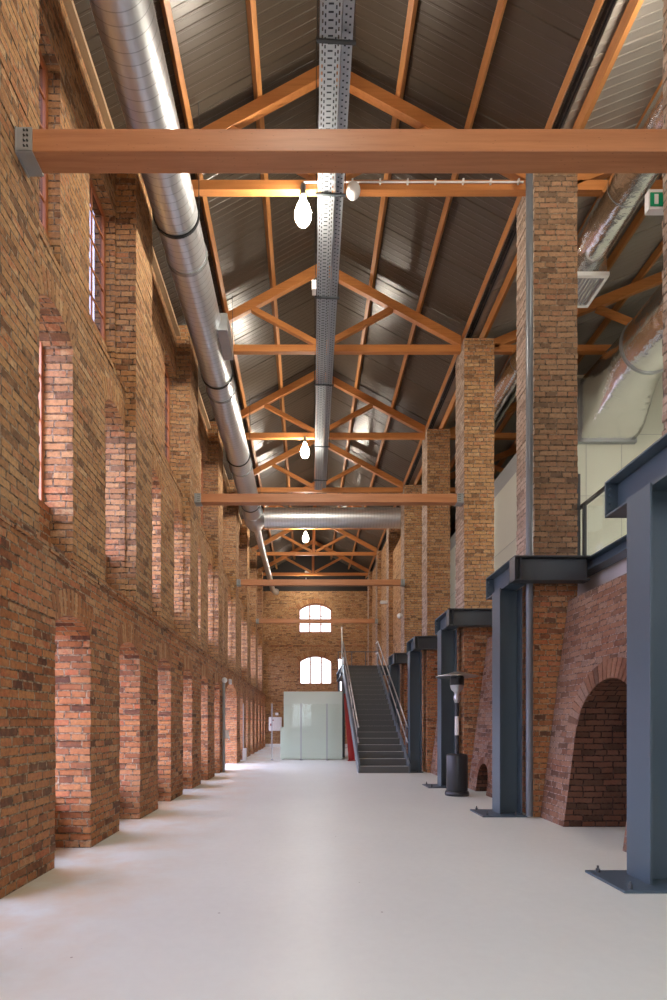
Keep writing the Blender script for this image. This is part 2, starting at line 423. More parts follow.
for (a, b, zs, zc, door) in low:
    if a < 0: continue
    if door: niche_window(a, b, 0.02, 2.75, 4, 3, 'pane')
    else: niche_window(a, b, .5, 2.32, 2, 4, 'pane')
for (a, b) in ops2:
    if a < 0: continue
    niche_window(a, b, 3.5, 5.27, 2, 4, 'pane')
    niche_window(a - .14, b, 6.25, 7.99, 2, 5, 'pane_high', -2.675)

# ------------------------------------------------------------------ floor, end wall, back wall
fl = MB(); fl.box(-3.0, 9.6, YB, 30, -.15, 0); struct(fl.build('floor', M['floor']), 'pale polished screed floor', 'floor')

ew = MB()
def wall_y(mb, y0, y1, x0, x1, z0, z1, holes):
    """wall across the hall between y0 (front) and y1 with arched holes (xa, xb, za, zs, zc)"""
    xs = sorted(set([x0, x1] + [h for hh in holes for h in hh[:2]]))
    for xa, xb in zip(xs, xs[1:]):
        hs = sorted([h for h in holes if h[0] <= xa + 1e-6 and h[1] >= xb - 1e-6], key=lambda h: h[2])
        z = z0
        for h in hs:
            mb.box(xa, xb, y0, y1, z, h[2])
            n = 12; w = (h[1] - h[0]) / 2; hh = h[4] - h[3]; R = (w * w + hh * hh) / (2 * hh); cx = (h[0] + h[1]) / 2; cz = h[4] - R
            zt = h[4] + .02
            pr = [(xa + (xb - xa) * i / n,) for i in range(n + 1)]
            pr = [(p[0], cz + math.sqrt(max(R * R - (p[0] - cx) ** 2, 0))) for p in pr]
            for (pa, za), (pb, zb) in zip(pr, pr[1:]):
                mb.add([(pa, y0, za), (pb, y0, zb), (pb, y0, zt), (pa, y0, zt), (pa, y1, za), (pb, y1, zb)], [(0, 1, 2, 3), (0, 1, 5, 4)])
            z = zt
        mb.box(xa, xb, y0, y1, z, z1)
EW = [(-.45, 1.36, 6.2, 7.45, 7.80), (-.42, 1.37, 3.40, 4.65, 4.97), (1.62, 1.95, 3.0, 4.70, 4.86)]
wall_y(ew, YE, YE + .4, -3.0, 3.9, 0, 8.45, EW)
ewo = struct(ew.build('wall_end', M['brick_tan']), 'far brick end wall with two arched windows', 'wall')
for (xa, xb, za, zs, zc) in EW[:2]:
    w = (xb - xa) / 2; h = zc - zs; R = (w * w + h * h) / (2 * h); cx = (xa + xb) / 2; cz = zc - R
    mb = MB(); a0 = math.asin(w / R); n = 22
    for i in range(n):
        u0 = -a0 + 2 * a0 * (i + .1) / n; u1 = -a0 + 2 * a0 * (i + .9) / n
        mb.prism([(cx + r * math.sin(u), cz + r * math.cos(u)) for r, u in ((R, u0), (R, u1), (R + .25, u1), (R + .25, u0))], 1, YE - .006, YE + .02)
    mb.build('arch_ring', M['voussoir'], ewo)
band = MB(); band.box(-2.26, 3.14, YE - .03, YE, 5.42, 5.52); band.build('string_course', M['brick_red'], ewo)
gb = MB(); gb.box(3.9, 9.6, YE + .02, YE + .3, 0, 11.6); gb.box(-3, 3.9, YE + .02, YE + .3, 8.45, 11); gb.build('gable_board', M['darkgap'], ewo)
bb = MB(); bb.box(-2.26, 3.1, YE - .03, YE - .001, 0, .17); struct(bb.build('baseboard_end', M['white']))
for (xa, xb, za, zs, zc), cols, rows in zip(EW, (3, 3, 1), (3, 1, 1)):
    wn += 1; w = MB(); yy = YE + .10; f = .07
    ww = (xb - xa) / 2; h = zc - zs; R = (ww * ww + h * h) / (2 * h); cx = (xa + xb) / 2; cz = zc - R
    top = lambda x: cz + math.sqrt(R * R - (x - cx) ** 2)
    w.box(xa, xa + f, yy, yy + .09, za, zs + .02); w.box(xb - f, xb, yy, yy + .09, za, zs + .02); w.box(xa, xb, yy, yy + .09, za, za + f)
    nn = 14
    for i in range(nn):
        a = xa + (xb - xa) * i / nn; b = xa + (xb - xa) * (i + 1) / nn
        w.prism([(a, top(a) - f), (b, top(b) - f), (b, top(b)), (a, top(a))], 1, yy, yy + .09)
    for i in range(1, cols):
        x = xa + (xb - xa) * i / cols; w.box(x - .045, x + .045, yy + .01, yy + .07, za + f, top(x) - .02)
    for i in range(1, rows):
        z = za + (zs - za) * i / rows * 1.1; w.box(xa + f, xb - f, yy + .02, yy + .06, z - .02, z + .02)
    if cols == 3 and rows == 1: w.box(xa + f, xb - f, yy + .02, yy + .06, zs - .06, zs - .035)
    o = struct(w.build('window_%d' % wn, M['frame_wood']))
    g = MB(); g.add([(xa, yy + .05, za), (xb, yy + .05, za)] + [(xb + (xa - xb) * i / 10, yy + .05, top(xb + (xa - xb) * i / 10)) for i in range(11)], [tuple(range(13))])
    portal((cx, YE + .35, (za + zc) / 2), (-PI / 2, 0, 0), xb - xa, zc - za)
    g.build('pane', M['pane_end'], o)

bw = MB(); BW = [(-1.2, .4, 1.0, 4.2, 4.6), (4.4, 5.9, 4.0, 8.0, 8.4), (6.6, 8.1, 4.0, 8.0, 8.4)]  # windows added out of view to let in cool fill daylight
wall_y(bw, YB - .4, YB, -3.0, 9.6, 0, 11.5, BW)
struct(bw.build('wall_back', M['brick_tan']), 'brick wall behind the camera with windows added for fill daylight', 'wall')
for (xa, xb, za, zs, zc) in BW:
    wn += 1; w = MB(); yy = YB - .3
    for i in range(4):
        x = xa + (xb - xa) * i / 3; w.box(x - .03, x + .03, yy, yy + .06, za, zs + .1)
    for i in range(6):
        z = za + (zs - za) * i / 5; w.box(xa, xb, yy, yy + .06, z - .03, z + .03)
    o = struct(w.build('window_%d' % wn, M['frame_wood']))
    g = MB(); g.add([(xa, yy, za), (xb, yy, za), (xb, yy, zc), (xa, yy, zc)], [(0, 1, 2, 3)]); g.build('pane', M['pane_added'], o)  # pane of a window added for fill daylight
    portal(((xa + xb) / 2, YB - .38, (za + zc) / 2), (PI / 2, 0, 0), xb - xa, zc - za)

# ------------------------------------------------------------------ roof (sheets with micro-ribs, along the slope)
def roof_sheet(name, xa, za, xb, zb, y0, y1, mat):
    mb = MB(); per = .11; n = int((y1 - y0) / per)
    d = Vector((xb - xa, 0, zb - za)); nrm = Vector((-(zb - za), 0, xb - xa)).normalized()
    if nrm.z > 0: nrm = -nrm                                  # towards the hall
    vs = []; fs = []
    for i in range(n):
        y = y0 + i * per; big = (i % 10 == 0)
        prof = [(0, 0), (.006, .004 if not big else .014), (.026 if not big else .075, .004 if not big else .014), (.032 if not big else .083, 0)]
        for (dy, h) in prof:
            for (x, z) in ((xa, za), (xb, zb)): vs.append((x + nrm.x * h, y + dy, z + nrm.z * h))
    m = len(vs) // 2
    for i in range(m - 1): fs.append((2 * i, 2 * i + 1, 2 * i + 3, 2 * i + 2))
    mb.add(vs, fs); 
    t = Vector((0, 0, .08))
    mb.add([(xa, y0, za + .06), (xb, y0, zb + .06), (xb, y1, zb + .06), (xa, y1, za + .06)], [(0, 1, 2, 3)])
    return mb.build(name, mat)
ZP = ZAP + .20
XV, ZV = 3.36, None                                          # valley over the pillars
zl = lambda x: ZP - SL * abs(x - XAP)
ce = empty_struct('ceiling', 'pitched ceiling of ribbed brown sheets over the nave and the right aisle', 'ceiling')
for nm, a in (('roof_sheet_west', (XAP, zl(XAP), -3.0, zl(-3.0), YB, YE + .3, M['roof'])), ('roof_sheet_east', (XAP, zl(XAP), XV, zl(XV), YB, YE + .3, M['roof'])),
              ('roof_sheet_aisle', (XV, 9.12, 9.6, 9.12 + .4 * (9.6 - XV), YB, YE + .3, M['roof_aisle']))):
    o = roof_sheet('ribbed_sheet', *a); o.parent = ce
gu = MB(); gu.box(3.31, 3.46, YB, YE, 9.24, 9.34); gu.build('valley_gutter', M['darkgap'], ce)
ev = MB(); ev.box(-2.75, -2.45, YB, YE, 8.80, 8.86); ev.build('eaves_board', M['pale_wood'], ce)

# purlins
for i, dx in enumerate((-2.88, -1.93, -.97, 0, .97, 1.93, 2.86)):
    mb = MB(); x = XAP + dx; z = ZAP - SL * abs(dx) + .002
    t = (0 if dx == 0 else (SL if dx < 0 else -SL))
    c = math.cos(math.atan(SL))
    u = Vector((-t, 0, 1)).normalized(); sd = Vector((u.z, 0, -u.x))
    h, w = .15, .075
    q = [Vector((x, 0, z)) + sd * a * w / 2 + u * b for a, b in ((-1, .004), (1, .004), (1, h), (-1, h))]
    mb.prism([(p.x, p.z) for p in q], 1, YB, YE)
    o = mb.build('roof_purlin', M['truss_y'], bevel=.004)
    if dx == 0: lab = 'orange timber purlin running along the ridge above the cable tray'
    elif dx < 0: lab = 'orange timber purlin on the window-wall slope, %s down from the ridge' % ORD[2 - i]
    else: lab = 'orange timber purlin on the pillar-side slope, %s down from the ridge' % ORD[i - 4]
    tag(o, lab, 'purlin', 'purlins of the nave roof')
for i, x in enumerate((3.52, 4.58, 5.66, 6.74)):
    mb = MB(); z = 9.12 + .4 * (x - XV); u = Vector((-.4, 0, 1)).normalized(); sd = Vector((u.z, 0, -u.x))
    q = [Vector((x, 0, z)) + sd * a * .0375 + u * b for a, b in ((-1, -.16), (1, -.16), (1, -.03), (-1, -.03))]
    mb.prism([(p.x, p.z) for p in q], 1, YB, YE)
    tag(mb.build('roof_purlin', M['truss_y'], bevel=.004), 'orange timber purlin of the aisle roof beyond the pillars, %s from the valley' % ORD[i], 'purlin', 'purlins of the aisle roof')

# trusses
CH0, CH1 = 8.84, 8.98
def truss(yc, label, aisle=True):
    w = .10; y0, y1 = yc - w / 2, yc + w / 2
    t = thing('roof_truss', label, 'truss', (XAP, yc, CH0), 'timber trusses of the nave roof')
    m = MB(); m.box(XL + .006, XR - .012, y0, y1, CH0, CH1); m.build('bottom_chord', M['truss_x'], t, .004)
    th = .17 / math.cos(math.atan(SL))
    for s, xe in ((-1, -2.60), (1, 3.125)):
        m = MB(); ze = ZAP - SL * abs(xe - XAP)
        m.prism([(XAP, ZAP), (xe, ze), (xe, ze - th), (XAP, ZAP - th)], 1, y0, y1); m.build('rafter', M['truss_x'], t, .004)
        m = MB(); xm = XAP + s * 1.42; zm = ZAP - SL * 1.42 - th
        m.bar((XAP + s * .10, yc, CH1 + .04), (xm, yc, zm + .01), w * .8, .11, (0, 0, 1)); m.build('strut', M['truss_x'], t, .004)
    m = MB(); m.box(XAP - .06, XAP + .06, y0 + .01, y1 - .01, CH1, ZAP - th + .03); m.build('king_post', M['frame_wood'], t, .004)
    return t
TY = [7.40 + P * k for k in range(-1, 7)]
TL = {0: 'timber roof truss over the near tie beam, above the picture edge'}
for i, yc in enumerate(TY):
    if i == 0: lab = 'orange timber roof truss before the one with the white conduit'
    elif i == 1: lab = 'orange timber roof truss carrying the white conduit and the globe detector'
    elif i == 6: lab = 'orange timber roof truss, last but one before the far end wall'
    elif i == 7: lab = 'orange timber roof truss standing nearest to the far end wall'
    else: lab = 'orange timber roof truss, %s beyond the one carrying the white conduit' % ORD[i - 2]
    truss(yc, lab)
# aisle trusses
for i, yc in enumerate((7.40, 10.60, 13.80, 17.0)):
    t = thing('aisle_truss', ('orange timber aisle truss beside the pillar with the downpipe', 'orange timber aisle truss standing just before the pale cross wall', 'orange timber aisle truss seen in the gap beyond the pale cross wall', 'farthest orange timber aisle truss beyond the pale cross wall')[i], 'truss', (3.8, yc, CH0), 'timber trusses of the aisle roof')
    y0, y1 = yc - .05, yc + .05
    m = MB(); m.box(3.78, 9.2, y0, y1, CH0, CH1); m.build('bottom_chord', M['truss_x'], t, .004)
    m = MB(); f = lambda x: 8.93 + .4 * (x - XV)
    m.prism([(3.77, f(3.77)), (8.2, f(8.2)), (8.2, f(8.2) - .2), (3.77, f(3.77) - .2)], 1, y0, y1); m.build('rafter', M['truss_x'], t, .004)
    m = MB(); m.bar((5.9, yc, f(5.9) - .2), (7.75, yc, CH1 + .03), .08, .12); m.build('strut', M['truss_x'], t, .004)

# ------------------------------------------------------------------ tie beams with steel shoes
ZB0, ZB1 = 5.72, 5.896
tie_lab = ['big red-brown timber tie beam crossing above the camera, the nearest', 'second timber tie beam down the nave, where the cable tray ends',
           'third timber tie beam, beyond the crosswise duct', 'fourth and farthest timber tie beam, before the upper end window']
for k in range(4):
    y0 = (4.02, 10.41, 16.64, 22.95)[k]; t = thing('tie_beam', tie_lab[k], 'beam', (XAP, y0, ZB0), 'timber tie beams across the nave')
    m = MB(); m.box(XL + .06, XR - .07, y0, y0 + .165, ZB0, ZB1); m.build('timber', M['beam_wood'], t, .006)
    for s, xw in ((1, XL + .008), (-1, XR - .008)):
        m = MB(); a, b = sorted((xw, xw + s * .012)); m.box(a, b, y0 - .012, y0 + .177, ZB0 - .02, ZB1 + .005)
        a, b = sorted((xw, xw + s * .13)); m.box(a, b, y0 - .010, y0 - .001, ZB0 - .008, ZB1); m.box(a, b, y0 + .166, y0 + .175, ZB0 - .008, ZB1); m.box(a, b, y0 - .010, y0 + .175, ZB0 - .012, ZB0 - .001)
        for bx in (.05, .075):
            for bz in (.03, .07, .11, .15):
                c = xw + s * (bx + .02); m.cur = 1; m.tube([(c, y0 - .018, ZB0 + bz), (c, y0 - .009, ZB0 + bz)], .008, 6); m.cur = 0
        m.build('beam_shoe', [M['shoe'], M['black']], t)

# ------------------------------------------------------------------ brick pillars on the right
plab = ['brick pillar at the frame edge with the green exit sign', 'tall brick pillar with the grey downpipe beside it', 'tan brick pillar holding the second tie beam end',
        'tan brick pillar next beyond the second tie beam', 'tan brick pillar with the white globe, holding the third tie beam', 'tan brick pillar with small white box lamp beside stair top',
        'tan brick pillar holding the farthest tie beam', 'last tan brick pillar before the end wall']
for k in range(8):
    y0 = 7.19 + P * (k - 1)
    t = thing('brick_pillar', plab[k], 'pillar', (XR + .3, y0 + .3, 0), 'brick pillars between nave and aisle')
    for nm, za, zb, mt in (('lower_shaft', 0, 44 * COURSE, 'brick_red'), ('upper_shaft', 44 * COURSE, 8.985, 'brick_pillar' if k in (0, 1) else 'brick_pillar_tan')):
        m = MB(); z = za
        while z < zb - 1e-4:
            zt = min(z + COURSE, zb); j = .006
            pts = [(XR + J(j), y0 + J(j)), (XR + .60 + J(j), y0 + J(j)), (XR + .6 + J(j), y0 + .6 + J(j)), (XR + J(j), y0 + .6 + J(j))]
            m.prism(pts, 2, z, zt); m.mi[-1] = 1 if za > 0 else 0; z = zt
        m.build(nm, [M[mt], M['brick_daylit']], t)

# ------------------------------------------------------------------ kilns (battered brick faces with arched mouths) between the pillars
def kiln(ya, yb, yc, r, zs, label, ztop=2.99):
    X0, X1 = 3.21, 3.60
    fx = lambda z: X0 + (X1 - X0) * z / ztop
    t = thing('brick_kiln', label, 'kiln', (X0 + .5, (ya + yb) / 2, 0), 'brick kilns between the pillars')
    m = MB(); n = 20
    ys = [ya, yc - r] + [yc - r + 2 * r * i / n for i in range(1, n)] + [yc + r, yb]
    az = lambda y: zs + math.sqrt(max(r * r - (y - yc) ** 2, 0))
    def face(y0, y1, za, zb, nz=8):
        for i in range(nz):
            q = []
            for (yy, zlo) in ((y0, za), (y1, zb)):
                z0 = zlo + (ztop - zlo) * i / nz; z1 = zlo + (ztop - zlo) * (i + 1) / nz
                q += [(fx(z0), yy, z0), (fx(z1), yy, z1)]
            m.add(q, [(0, 2, 3, 1)])
    face(ys[0], ys[1], 0, 0); face(ys[-2], ys[-1], 0, 0)
    seg = ys[1:-1]; D = 4.5
    for a, b in zip(seg, seg[1:]):
        za, zb = az(a), az(b); face(a, b, za, zb)
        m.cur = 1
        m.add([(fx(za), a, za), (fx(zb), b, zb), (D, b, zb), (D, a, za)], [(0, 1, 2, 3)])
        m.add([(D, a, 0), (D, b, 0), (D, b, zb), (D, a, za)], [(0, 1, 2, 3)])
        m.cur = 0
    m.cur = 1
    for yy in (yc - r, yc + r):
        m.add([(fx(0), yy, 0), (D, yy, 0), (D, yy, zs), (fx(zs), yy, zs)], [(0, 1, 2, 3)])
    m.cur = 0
    for yy in (ya, yb): m.add([(fx(0), yy, 0), (4.6, yy, 0), (4.6, yy, ztop), (X1, yy, ztop)], [(0, 1, 2, 3)])
    m.add([(X1, ya, ztop), (X1, yb, ztop), (4.6, yb, ztop), (4.6, ya, ztop)], [(0, 1, 2, 3)])
    m.add([(4.6, ya, 0), (4.6, yb, 0), (4.6, yb, ztop), (4.6, ya, ztop)], [(0, 1, 2, 3)])
    m.build('masonry', [M['brick_kiln'], M['brick_inner']], t)
    m = MB(); nv = max(9, int(PI * (r + .06) / .078)); dp = .23 if r > .4 else .13
    for i in range(nv):
        u0 = -PI / 2 + PI * (i + .08) / nv; u1 = -PI / 2 + PI * (i + .92) / nv
        q = [(yc + rr * math.sin(u), zs + rr * math.cos(u)) for rr, u in ((r, u0), (r, u1), (r + dp, u1), (r + dp, u0))]
        m.add([(fx(z) - .008, yy, z) for yy, z in q] + [(fx(z) + .04, yy, z) for yy, z in q],
              [(0, 1, 2, 3), (4, 5, 1, 0), (5, 6, 2, 1), (6, 7, 3, 2), (7, 4, 0, 3)])
    m.build('arch_ring', M['voussoir_kiln'], t)
kiln(4.62, 7.165, 5.9, .61, 1.20, 'battered brick kiln with big arched mouth behind the nearest steel column')
kiln(7.82, 10.365, 9.62, .29, .26, 'battered brick kiln with small arched mouth behind the patio heater')
kiln(11.02, 13.565, 12.3, .45, .9, 'battered brick kiln in the third bay, beyond the patio heater')
kiln(14.22, 16.765, 15.5, .45, .9, 'battered brick kiln in the bay beside the staircase foot')
# plain brick infill beyond
wr = MB()
for k in range(4, 8):
    ya = 7.82 + P * (k - 1); wr.box(3.3, 3.7, ya, min(ya + 2.54, YE), 0, 8.9 if k > 4 else 7.85)
struct(wr.build('wall_right', M['brick_tan']), 'brick infill wall between the far right pillars', 'wall')

# ------------------------------------------------------------------ steel gallery frame
def ibeam(m, axis, c, a, b, z0, z1, w, tf=.018, tw=.012):
    for (lo, hi, hw) in ((z0, z0 + tf, w / 2), (z1 - tf, z1, w / 2), (z0 + tf, z1 - tf, tw / 2)):
        if axis == 0: m.box(a, b, c - hw, c + hw, lo, hi)
        else: m.box(c - hw, c + hw, a, b, lo, hi)
clab = ['blue-grey steel column nearest the camera at the frame edge', 'blue-grey steel column before the downpipe pillar', 'blue-grey steel column behind the patio heater',
        'blue-grey steel column standing beside the staircase foot', 'blue-grey steel column farthest back, half hidden by the stair rails']
for k in range(5):
    y0 = 4.11 + P * k; yc = y0 + .15
    t = thing('steel_column', clab[k], 'column', (2.885, yc, 0), 'steel columns under the gallery')
    m = MB(); m.box(2.71, 2.73, y0, y0 + .30, .02, 3.2); m.box(3.01, 3.03, y0, y0 + .30, .02, 3.2); m.box(2.73, 3.01, yc - .008, yc + .008, .02, 3.2)
    m.build('shaft', M['steel'], t, .003)
    m = MB(); m.box(2.42 if k != 3 else 2.70, 3.035, y0 - .15, y0 + .42, 0, .02); m.build('base_plate', M['steel'], t, .003)
    for bx in (2.50 if k != 3 else 2.715, 2.90):
        for by in (y0 - .09, y0 + .36):
            m = MB(); m.tube([(bx, by, .02), (bx, by, .05)], .016, 6); m.tube([(bx, by, .05), (bx, by, .075)], .009, 8); m.build('anchor_bolt', M['steel_dark'], t)
    m = MB(); ibeam(m, 1, 2.88, y0 - .18, y0 + .70, 3.2, 3.53, .24)
    m.box(2.76, 3.0, y0 + .70, y0 + .715, 3.2, 3.53)
    m.box(2.766, 2.874, y0 - .19, y0 - .18, 3.2, 3.53)
    for bz in (3.27, 3.33, 3.40, 3.46):
        m.tube([(2.80, y0 + .672, bz), (2.80, y0 + .70, bz)], .013, 6)
    m.build('bracket_beam', M['steel'], t, .003)
    m = MB(); ibeam(m, 0, y0 - .31, 2.76, 3.768, 3.2, 3.53, .18); m.box(2.76, 2.772, y0 - .40, y0 - .22, 3.2, 3.53); m.box(2.84, 2.85, y0 - .40, y0 - .22, 3.2, 3.53)
    m.build('cross_beam', M['steel_dark'], t, .003)
m = MB(); ibeam(m, 1, 3.875, 2.0, YE, 3.36, 3.53, .20); tag(m.build('gallery_edge_beam', M['steel']), 'long steel edge beam carrying the gallery behind the pillars', 'beam')
ga = empty_struct('floor_gallery', 'gallery floor slab over the aisle', 'floor')
m = MB(); m.box(4.0, 9.6, 2.0, YE, 3.54, 3.62); m.build('slab', M['shoe'], ga)
m = MB(); m.box(4.0, 4.05, 2.0, YE, 3.0, 3.54); m.build('light_gap_strip', M['white'], ga)  # white strip stands in for the light showing below the edge beam

# aisle enclosing walls
aw = MB(); aw.box(9.3, 9.6, YB, YE, 0, 11.5); struct(aw.build('wall_aisle', M['wallpaint']))
cw = MB(); cw.box(4.65, 9.3, 11.0, 11.2, 3.62, 8.66); cw.box(4.65, 4.80, 11.2, YE, 3.62, 6.88); cwo = struct(cw.build('wall_cross', M['wallpaint']), 'pale green gallery walls behind the pillars', 'wall')
m = MB()
for z in (4.75, 6.1, 7.4): m.box(4.65, 9.3, 10.996, 11.0, z, z + .008)
for x in (5.9, 6.65, 7.9): m.box(x, x + .008, 10.996, 11.0, 3.62, 8.66)
m.box(4.645, 4.65, 11.0, 18, 5.4, 5.41)
m.build('panel_joints', M['shoe'], cwo)
m = MB(); m.box(4.65, 4.9, 11.2, YE, 6.88, 7.3); m.build('grey_band', M['shoe'], cwo)

# glass balustrade on the gallery
t = thing('gallery_balustrade', 'glass balustrade with dark handrail on the gallery edge', 'railing', (4.1, 7, 3.62))
m = MB(); m.box(4.06, 4.11, 3, 10.95, 4.5, 4.54); m.build('handrail', M['black'], t)
for yy in (3.0, 5.0, 7.62, 9.2, 10.9):
    m = MB(); m.box(4.06, 4.10, yy, yy + .05, 3.62, 4.5); m.build('post', M['steel_dark'], t)
for a, b in ((3.1, 4.95), (5.1, 7.57), (7.72, 9.15), (9.3, 10.85)):
    m = MB(); m.box(4.075, 4.087, a, b, 3.66, 4.45); m.build('glass_panel', M['glass'], t)
m = MB(); m.box(4.0, 4.06, 7.72, 7.78, 3.62, 5.0); m.box(4.0, 4.05, 7.71, 7.72, 4.3, 4.38)
tag(m.build('steel_post', M['steel_dark']), 'dark steel post on the gallery behind the downpipe pillar', 'post')

# ------------------------------------------------------------------ downpipe
t = thing('downpipe', 'grey vertical downpipe beside the tall brick pillar', 'pipe', (3.085, 7.14, 0))
m = MB(); m.tube([(3.054, 7.142, .021), (3.054, 7.142, 8.98)], .046, 16); m.build('pipe_run', M['pipe'], t)
for z in (.85, 1.95, 3.0, 4.9, 6.7, 8.2):
    m = MB(); m.tube([(3.054, 7.142, z), (3.054, 7.142, z + .05)], .0505, 16); m.build('pipe_clamp', M['pipe'], t)

# ------------------------------------------------------------------ main spiral duct
DX, DZ, DR = -1.80, 8.30, .30
def spiral(m, p, q, r, pitch=.10, seg=48, ridge=.0022):
    """smooth tube with narrow raised seam bands"""
    p, q = Vector(p), Vector(q); L = (q - p).length; d = (q - p) / L
    m.tube([p, q], r, seg)
    for i in range(1, int(L / pitch)):
        m.cur = 1; a = p + d * (i * pitch); m.tube([a, a + d * .008], r + ridge, seg, False); m.sm[-seg:] = [True] * seg
    m.cur = 0
t = thing('spiral_duct', 'big galvanised spiral duct running along the left side under the roof', 'duct', (DX, 8, DZ))
m = MB(); spiral(m, (DX, YB + .1, DZ), (DX, 17.2, DZ), DR); m.build('main_run', [M['duct'], M['seam']], t)
for yy in (4.6, 7.75, 10.85, 14.1):
    m = MB(); m.tube([(DX, yy, DZ), (DX, yy + .05, DZ)], DR + .016, 40); m.build('coupling', M['galv'], t)
for yy in (4.0, 7.15, 10.4, 13.55, 16.5):
    m = MB(); m.tube([(DX, yy, DZ), (DX, yy + .03, DZ)], DR + .02, 40)
    for s in (-1, 1): m.tube([(DX + s * (DR + .01), yy + .015, DZ), (DX + s * (DR + .01), yy + .015, zl(DX + s * .31) - .05)], .006, 6)
    m.build('hanger_ring', M['black'], t)
m = MB(); m.box(DX + .24, DX + .42, 9.0, 9.75, DZ - .20, DZ + .10); m.build('side_grille_box', M['galv'], t, .006)
m = MB(); m.tube([(DX, 17.2, DZ), (DX, 17.35, DZ), (DX, 18.05, DZ), (DX, 18.2, DZ), (DX, 18.6, DZ), (DX, 18.7, DZ)], [.31, .345, .345, .31, .15, .13], 40); m.build('tee_reducer', M['duct'], t)
m = MB(); spiral(m, (DX, 18.7, DZ), (DX, 27.2, DZ), .125, .13, 24, .005); m.tube([(DX, 27.2, DZ), (DX + .06, 27.5, DZ - .02), (DX + .16, 27.7, DZ - .02)], [.125, .14, .17], 24); m.build('branch_run', [M['duct'], M['seam']], t)
m = MB(); spiral(m, (DX + .352, 17.76, DZ), (4.4, 17.76, DZ), .335, .10, 40); 
tag(m.build('cross_duct', [M['duct'], M['seam']]), 'galvanised spiral duct crossing the nave behind the second tie beam', 'duct')

# insulated ducts in the aisle
t = thing('insulated_duct', 'foil wrapped duct with a square grille end, above and beyond the downpipe pillar', 'duct', (4.3, 8, 8.5))
m = MB(); spiral(m, (4.36, 1.5, 8.56), (4.26, 14.0, 8.46), .27, 1.1, 32, .006); m.build('duct_run', [M['foil'], M['galv']], t)
m = MB()
b0, b1 = (3.98, 4.60), (7.9, 8.52)
ring = [(4.02, 8.0, 8.62), (4.58, 8.0, 8.62), (4.58, 8.5, 8.62), (4.02, 8.5, 8.62)]
m.box(4.0, 4.58, 7.92, 8.5, 8.16, 8.5); m.build('plenum_box', M['foil'], t, .02)
m = MB(); m.box(3.98, 4.60, 7.9, 7.95, 8.10, 8.16); m.box(3.98, 4.60, 8.47, 8.52, 8.1, 8.16); m.box(3.98, 4.03, 7.95, 8.47, 8.1, 8.16); m.box(4.55, 4.60, 7.95, 8.47, 8.1, 8.16)
gf = m.build('grille_frame', M['white'], t)
m = MB()
for i in range(9):
    x = 4.05 + i * .056; m.bar((x, 7.95, 8.125), (x, 8.47, 8.125), .035, .006, (.6, 0, 1))
m.build('grille_slats', M['galv'], gf)
t = thing('insulated_duct', 'larger foil wrapped duct bending into the pale cross wall', 'duct', (6.06, 8, 8.0))
m = MB(); spiral(m, (6.06, 1.5, 8.0), (6.06, 9.2, 8.0), .51, 1.3, 40, .008); m.build('duct_run', [M['foil'], M['galv']], t)
for yy in (2.5, 5.0, 8.0):
    m = MB(); m.tube([(5.53, yy, 8.0), (5.53, yy, 9.9)], .006, 6); m.tube([(6.59, yy, 8.0), (6.59, yy, 10.3)], .006, 6); m.tube([(6.06, yy, 8.0), (6.06, yy + .03, 8.0)], .53, 32); m.build('hanger', M['galv'], t)
m = MB(); m.tube([(6.06, 9.18, 8.0), (6.06, 9.22, 8.0)], .53, 40); m.build('joint_collar', M['galv'], t)
m = MB()                                                        # round to square transition
seg = 40; vs = []; fs = []; L = 7
sq = []
for k in range(seg):
    a = 2 * PI * k / seg; c, s = math.cos(a), math.sin(a); q = max(abs(c), abs(s)); sq.append((c / q, s / q))
for i in range(L + 1):
    u = i / L; e = u * u * (3 - 2 * u); yy = 9.22 + u * 1.68
    for k in range(seg):
        a = 2 * PI * k / seg
        x = (1 - e) * (6.06 + .5 * math.cos(a)) + e * (6.30 + sq[k][0] * .57)
        z = (1 - e) * (8.0 + .5 * math.sin(a)) + e * (7.86 + sq[k][1] * .62)
        vs.append((x, yy, z))
for i in range(L):
    for k in range(seg): fs.append((i * seg + k, i * seg + (k + 1) % seg, (i + 1) * seg + (k + 1) % seg, (i + 1) * seg + k))
m.add(vs, fs, True); m.build('transition', M['foil'], t)
m = MB(); m.box(5.68, 6.92, 10.9, 10.99, 7.19, 7.25); m.box(5.68, 6.92, 10.9, 10.99, 8.47, 8.53); m.box(5.68, 5.74, 10.9, 10.99, 7.25, 8.47); m.box(6.86, 6.92, 10.9, 10.99, 7.25, 8.47); m.build('wall_flange', M['galv'], t)

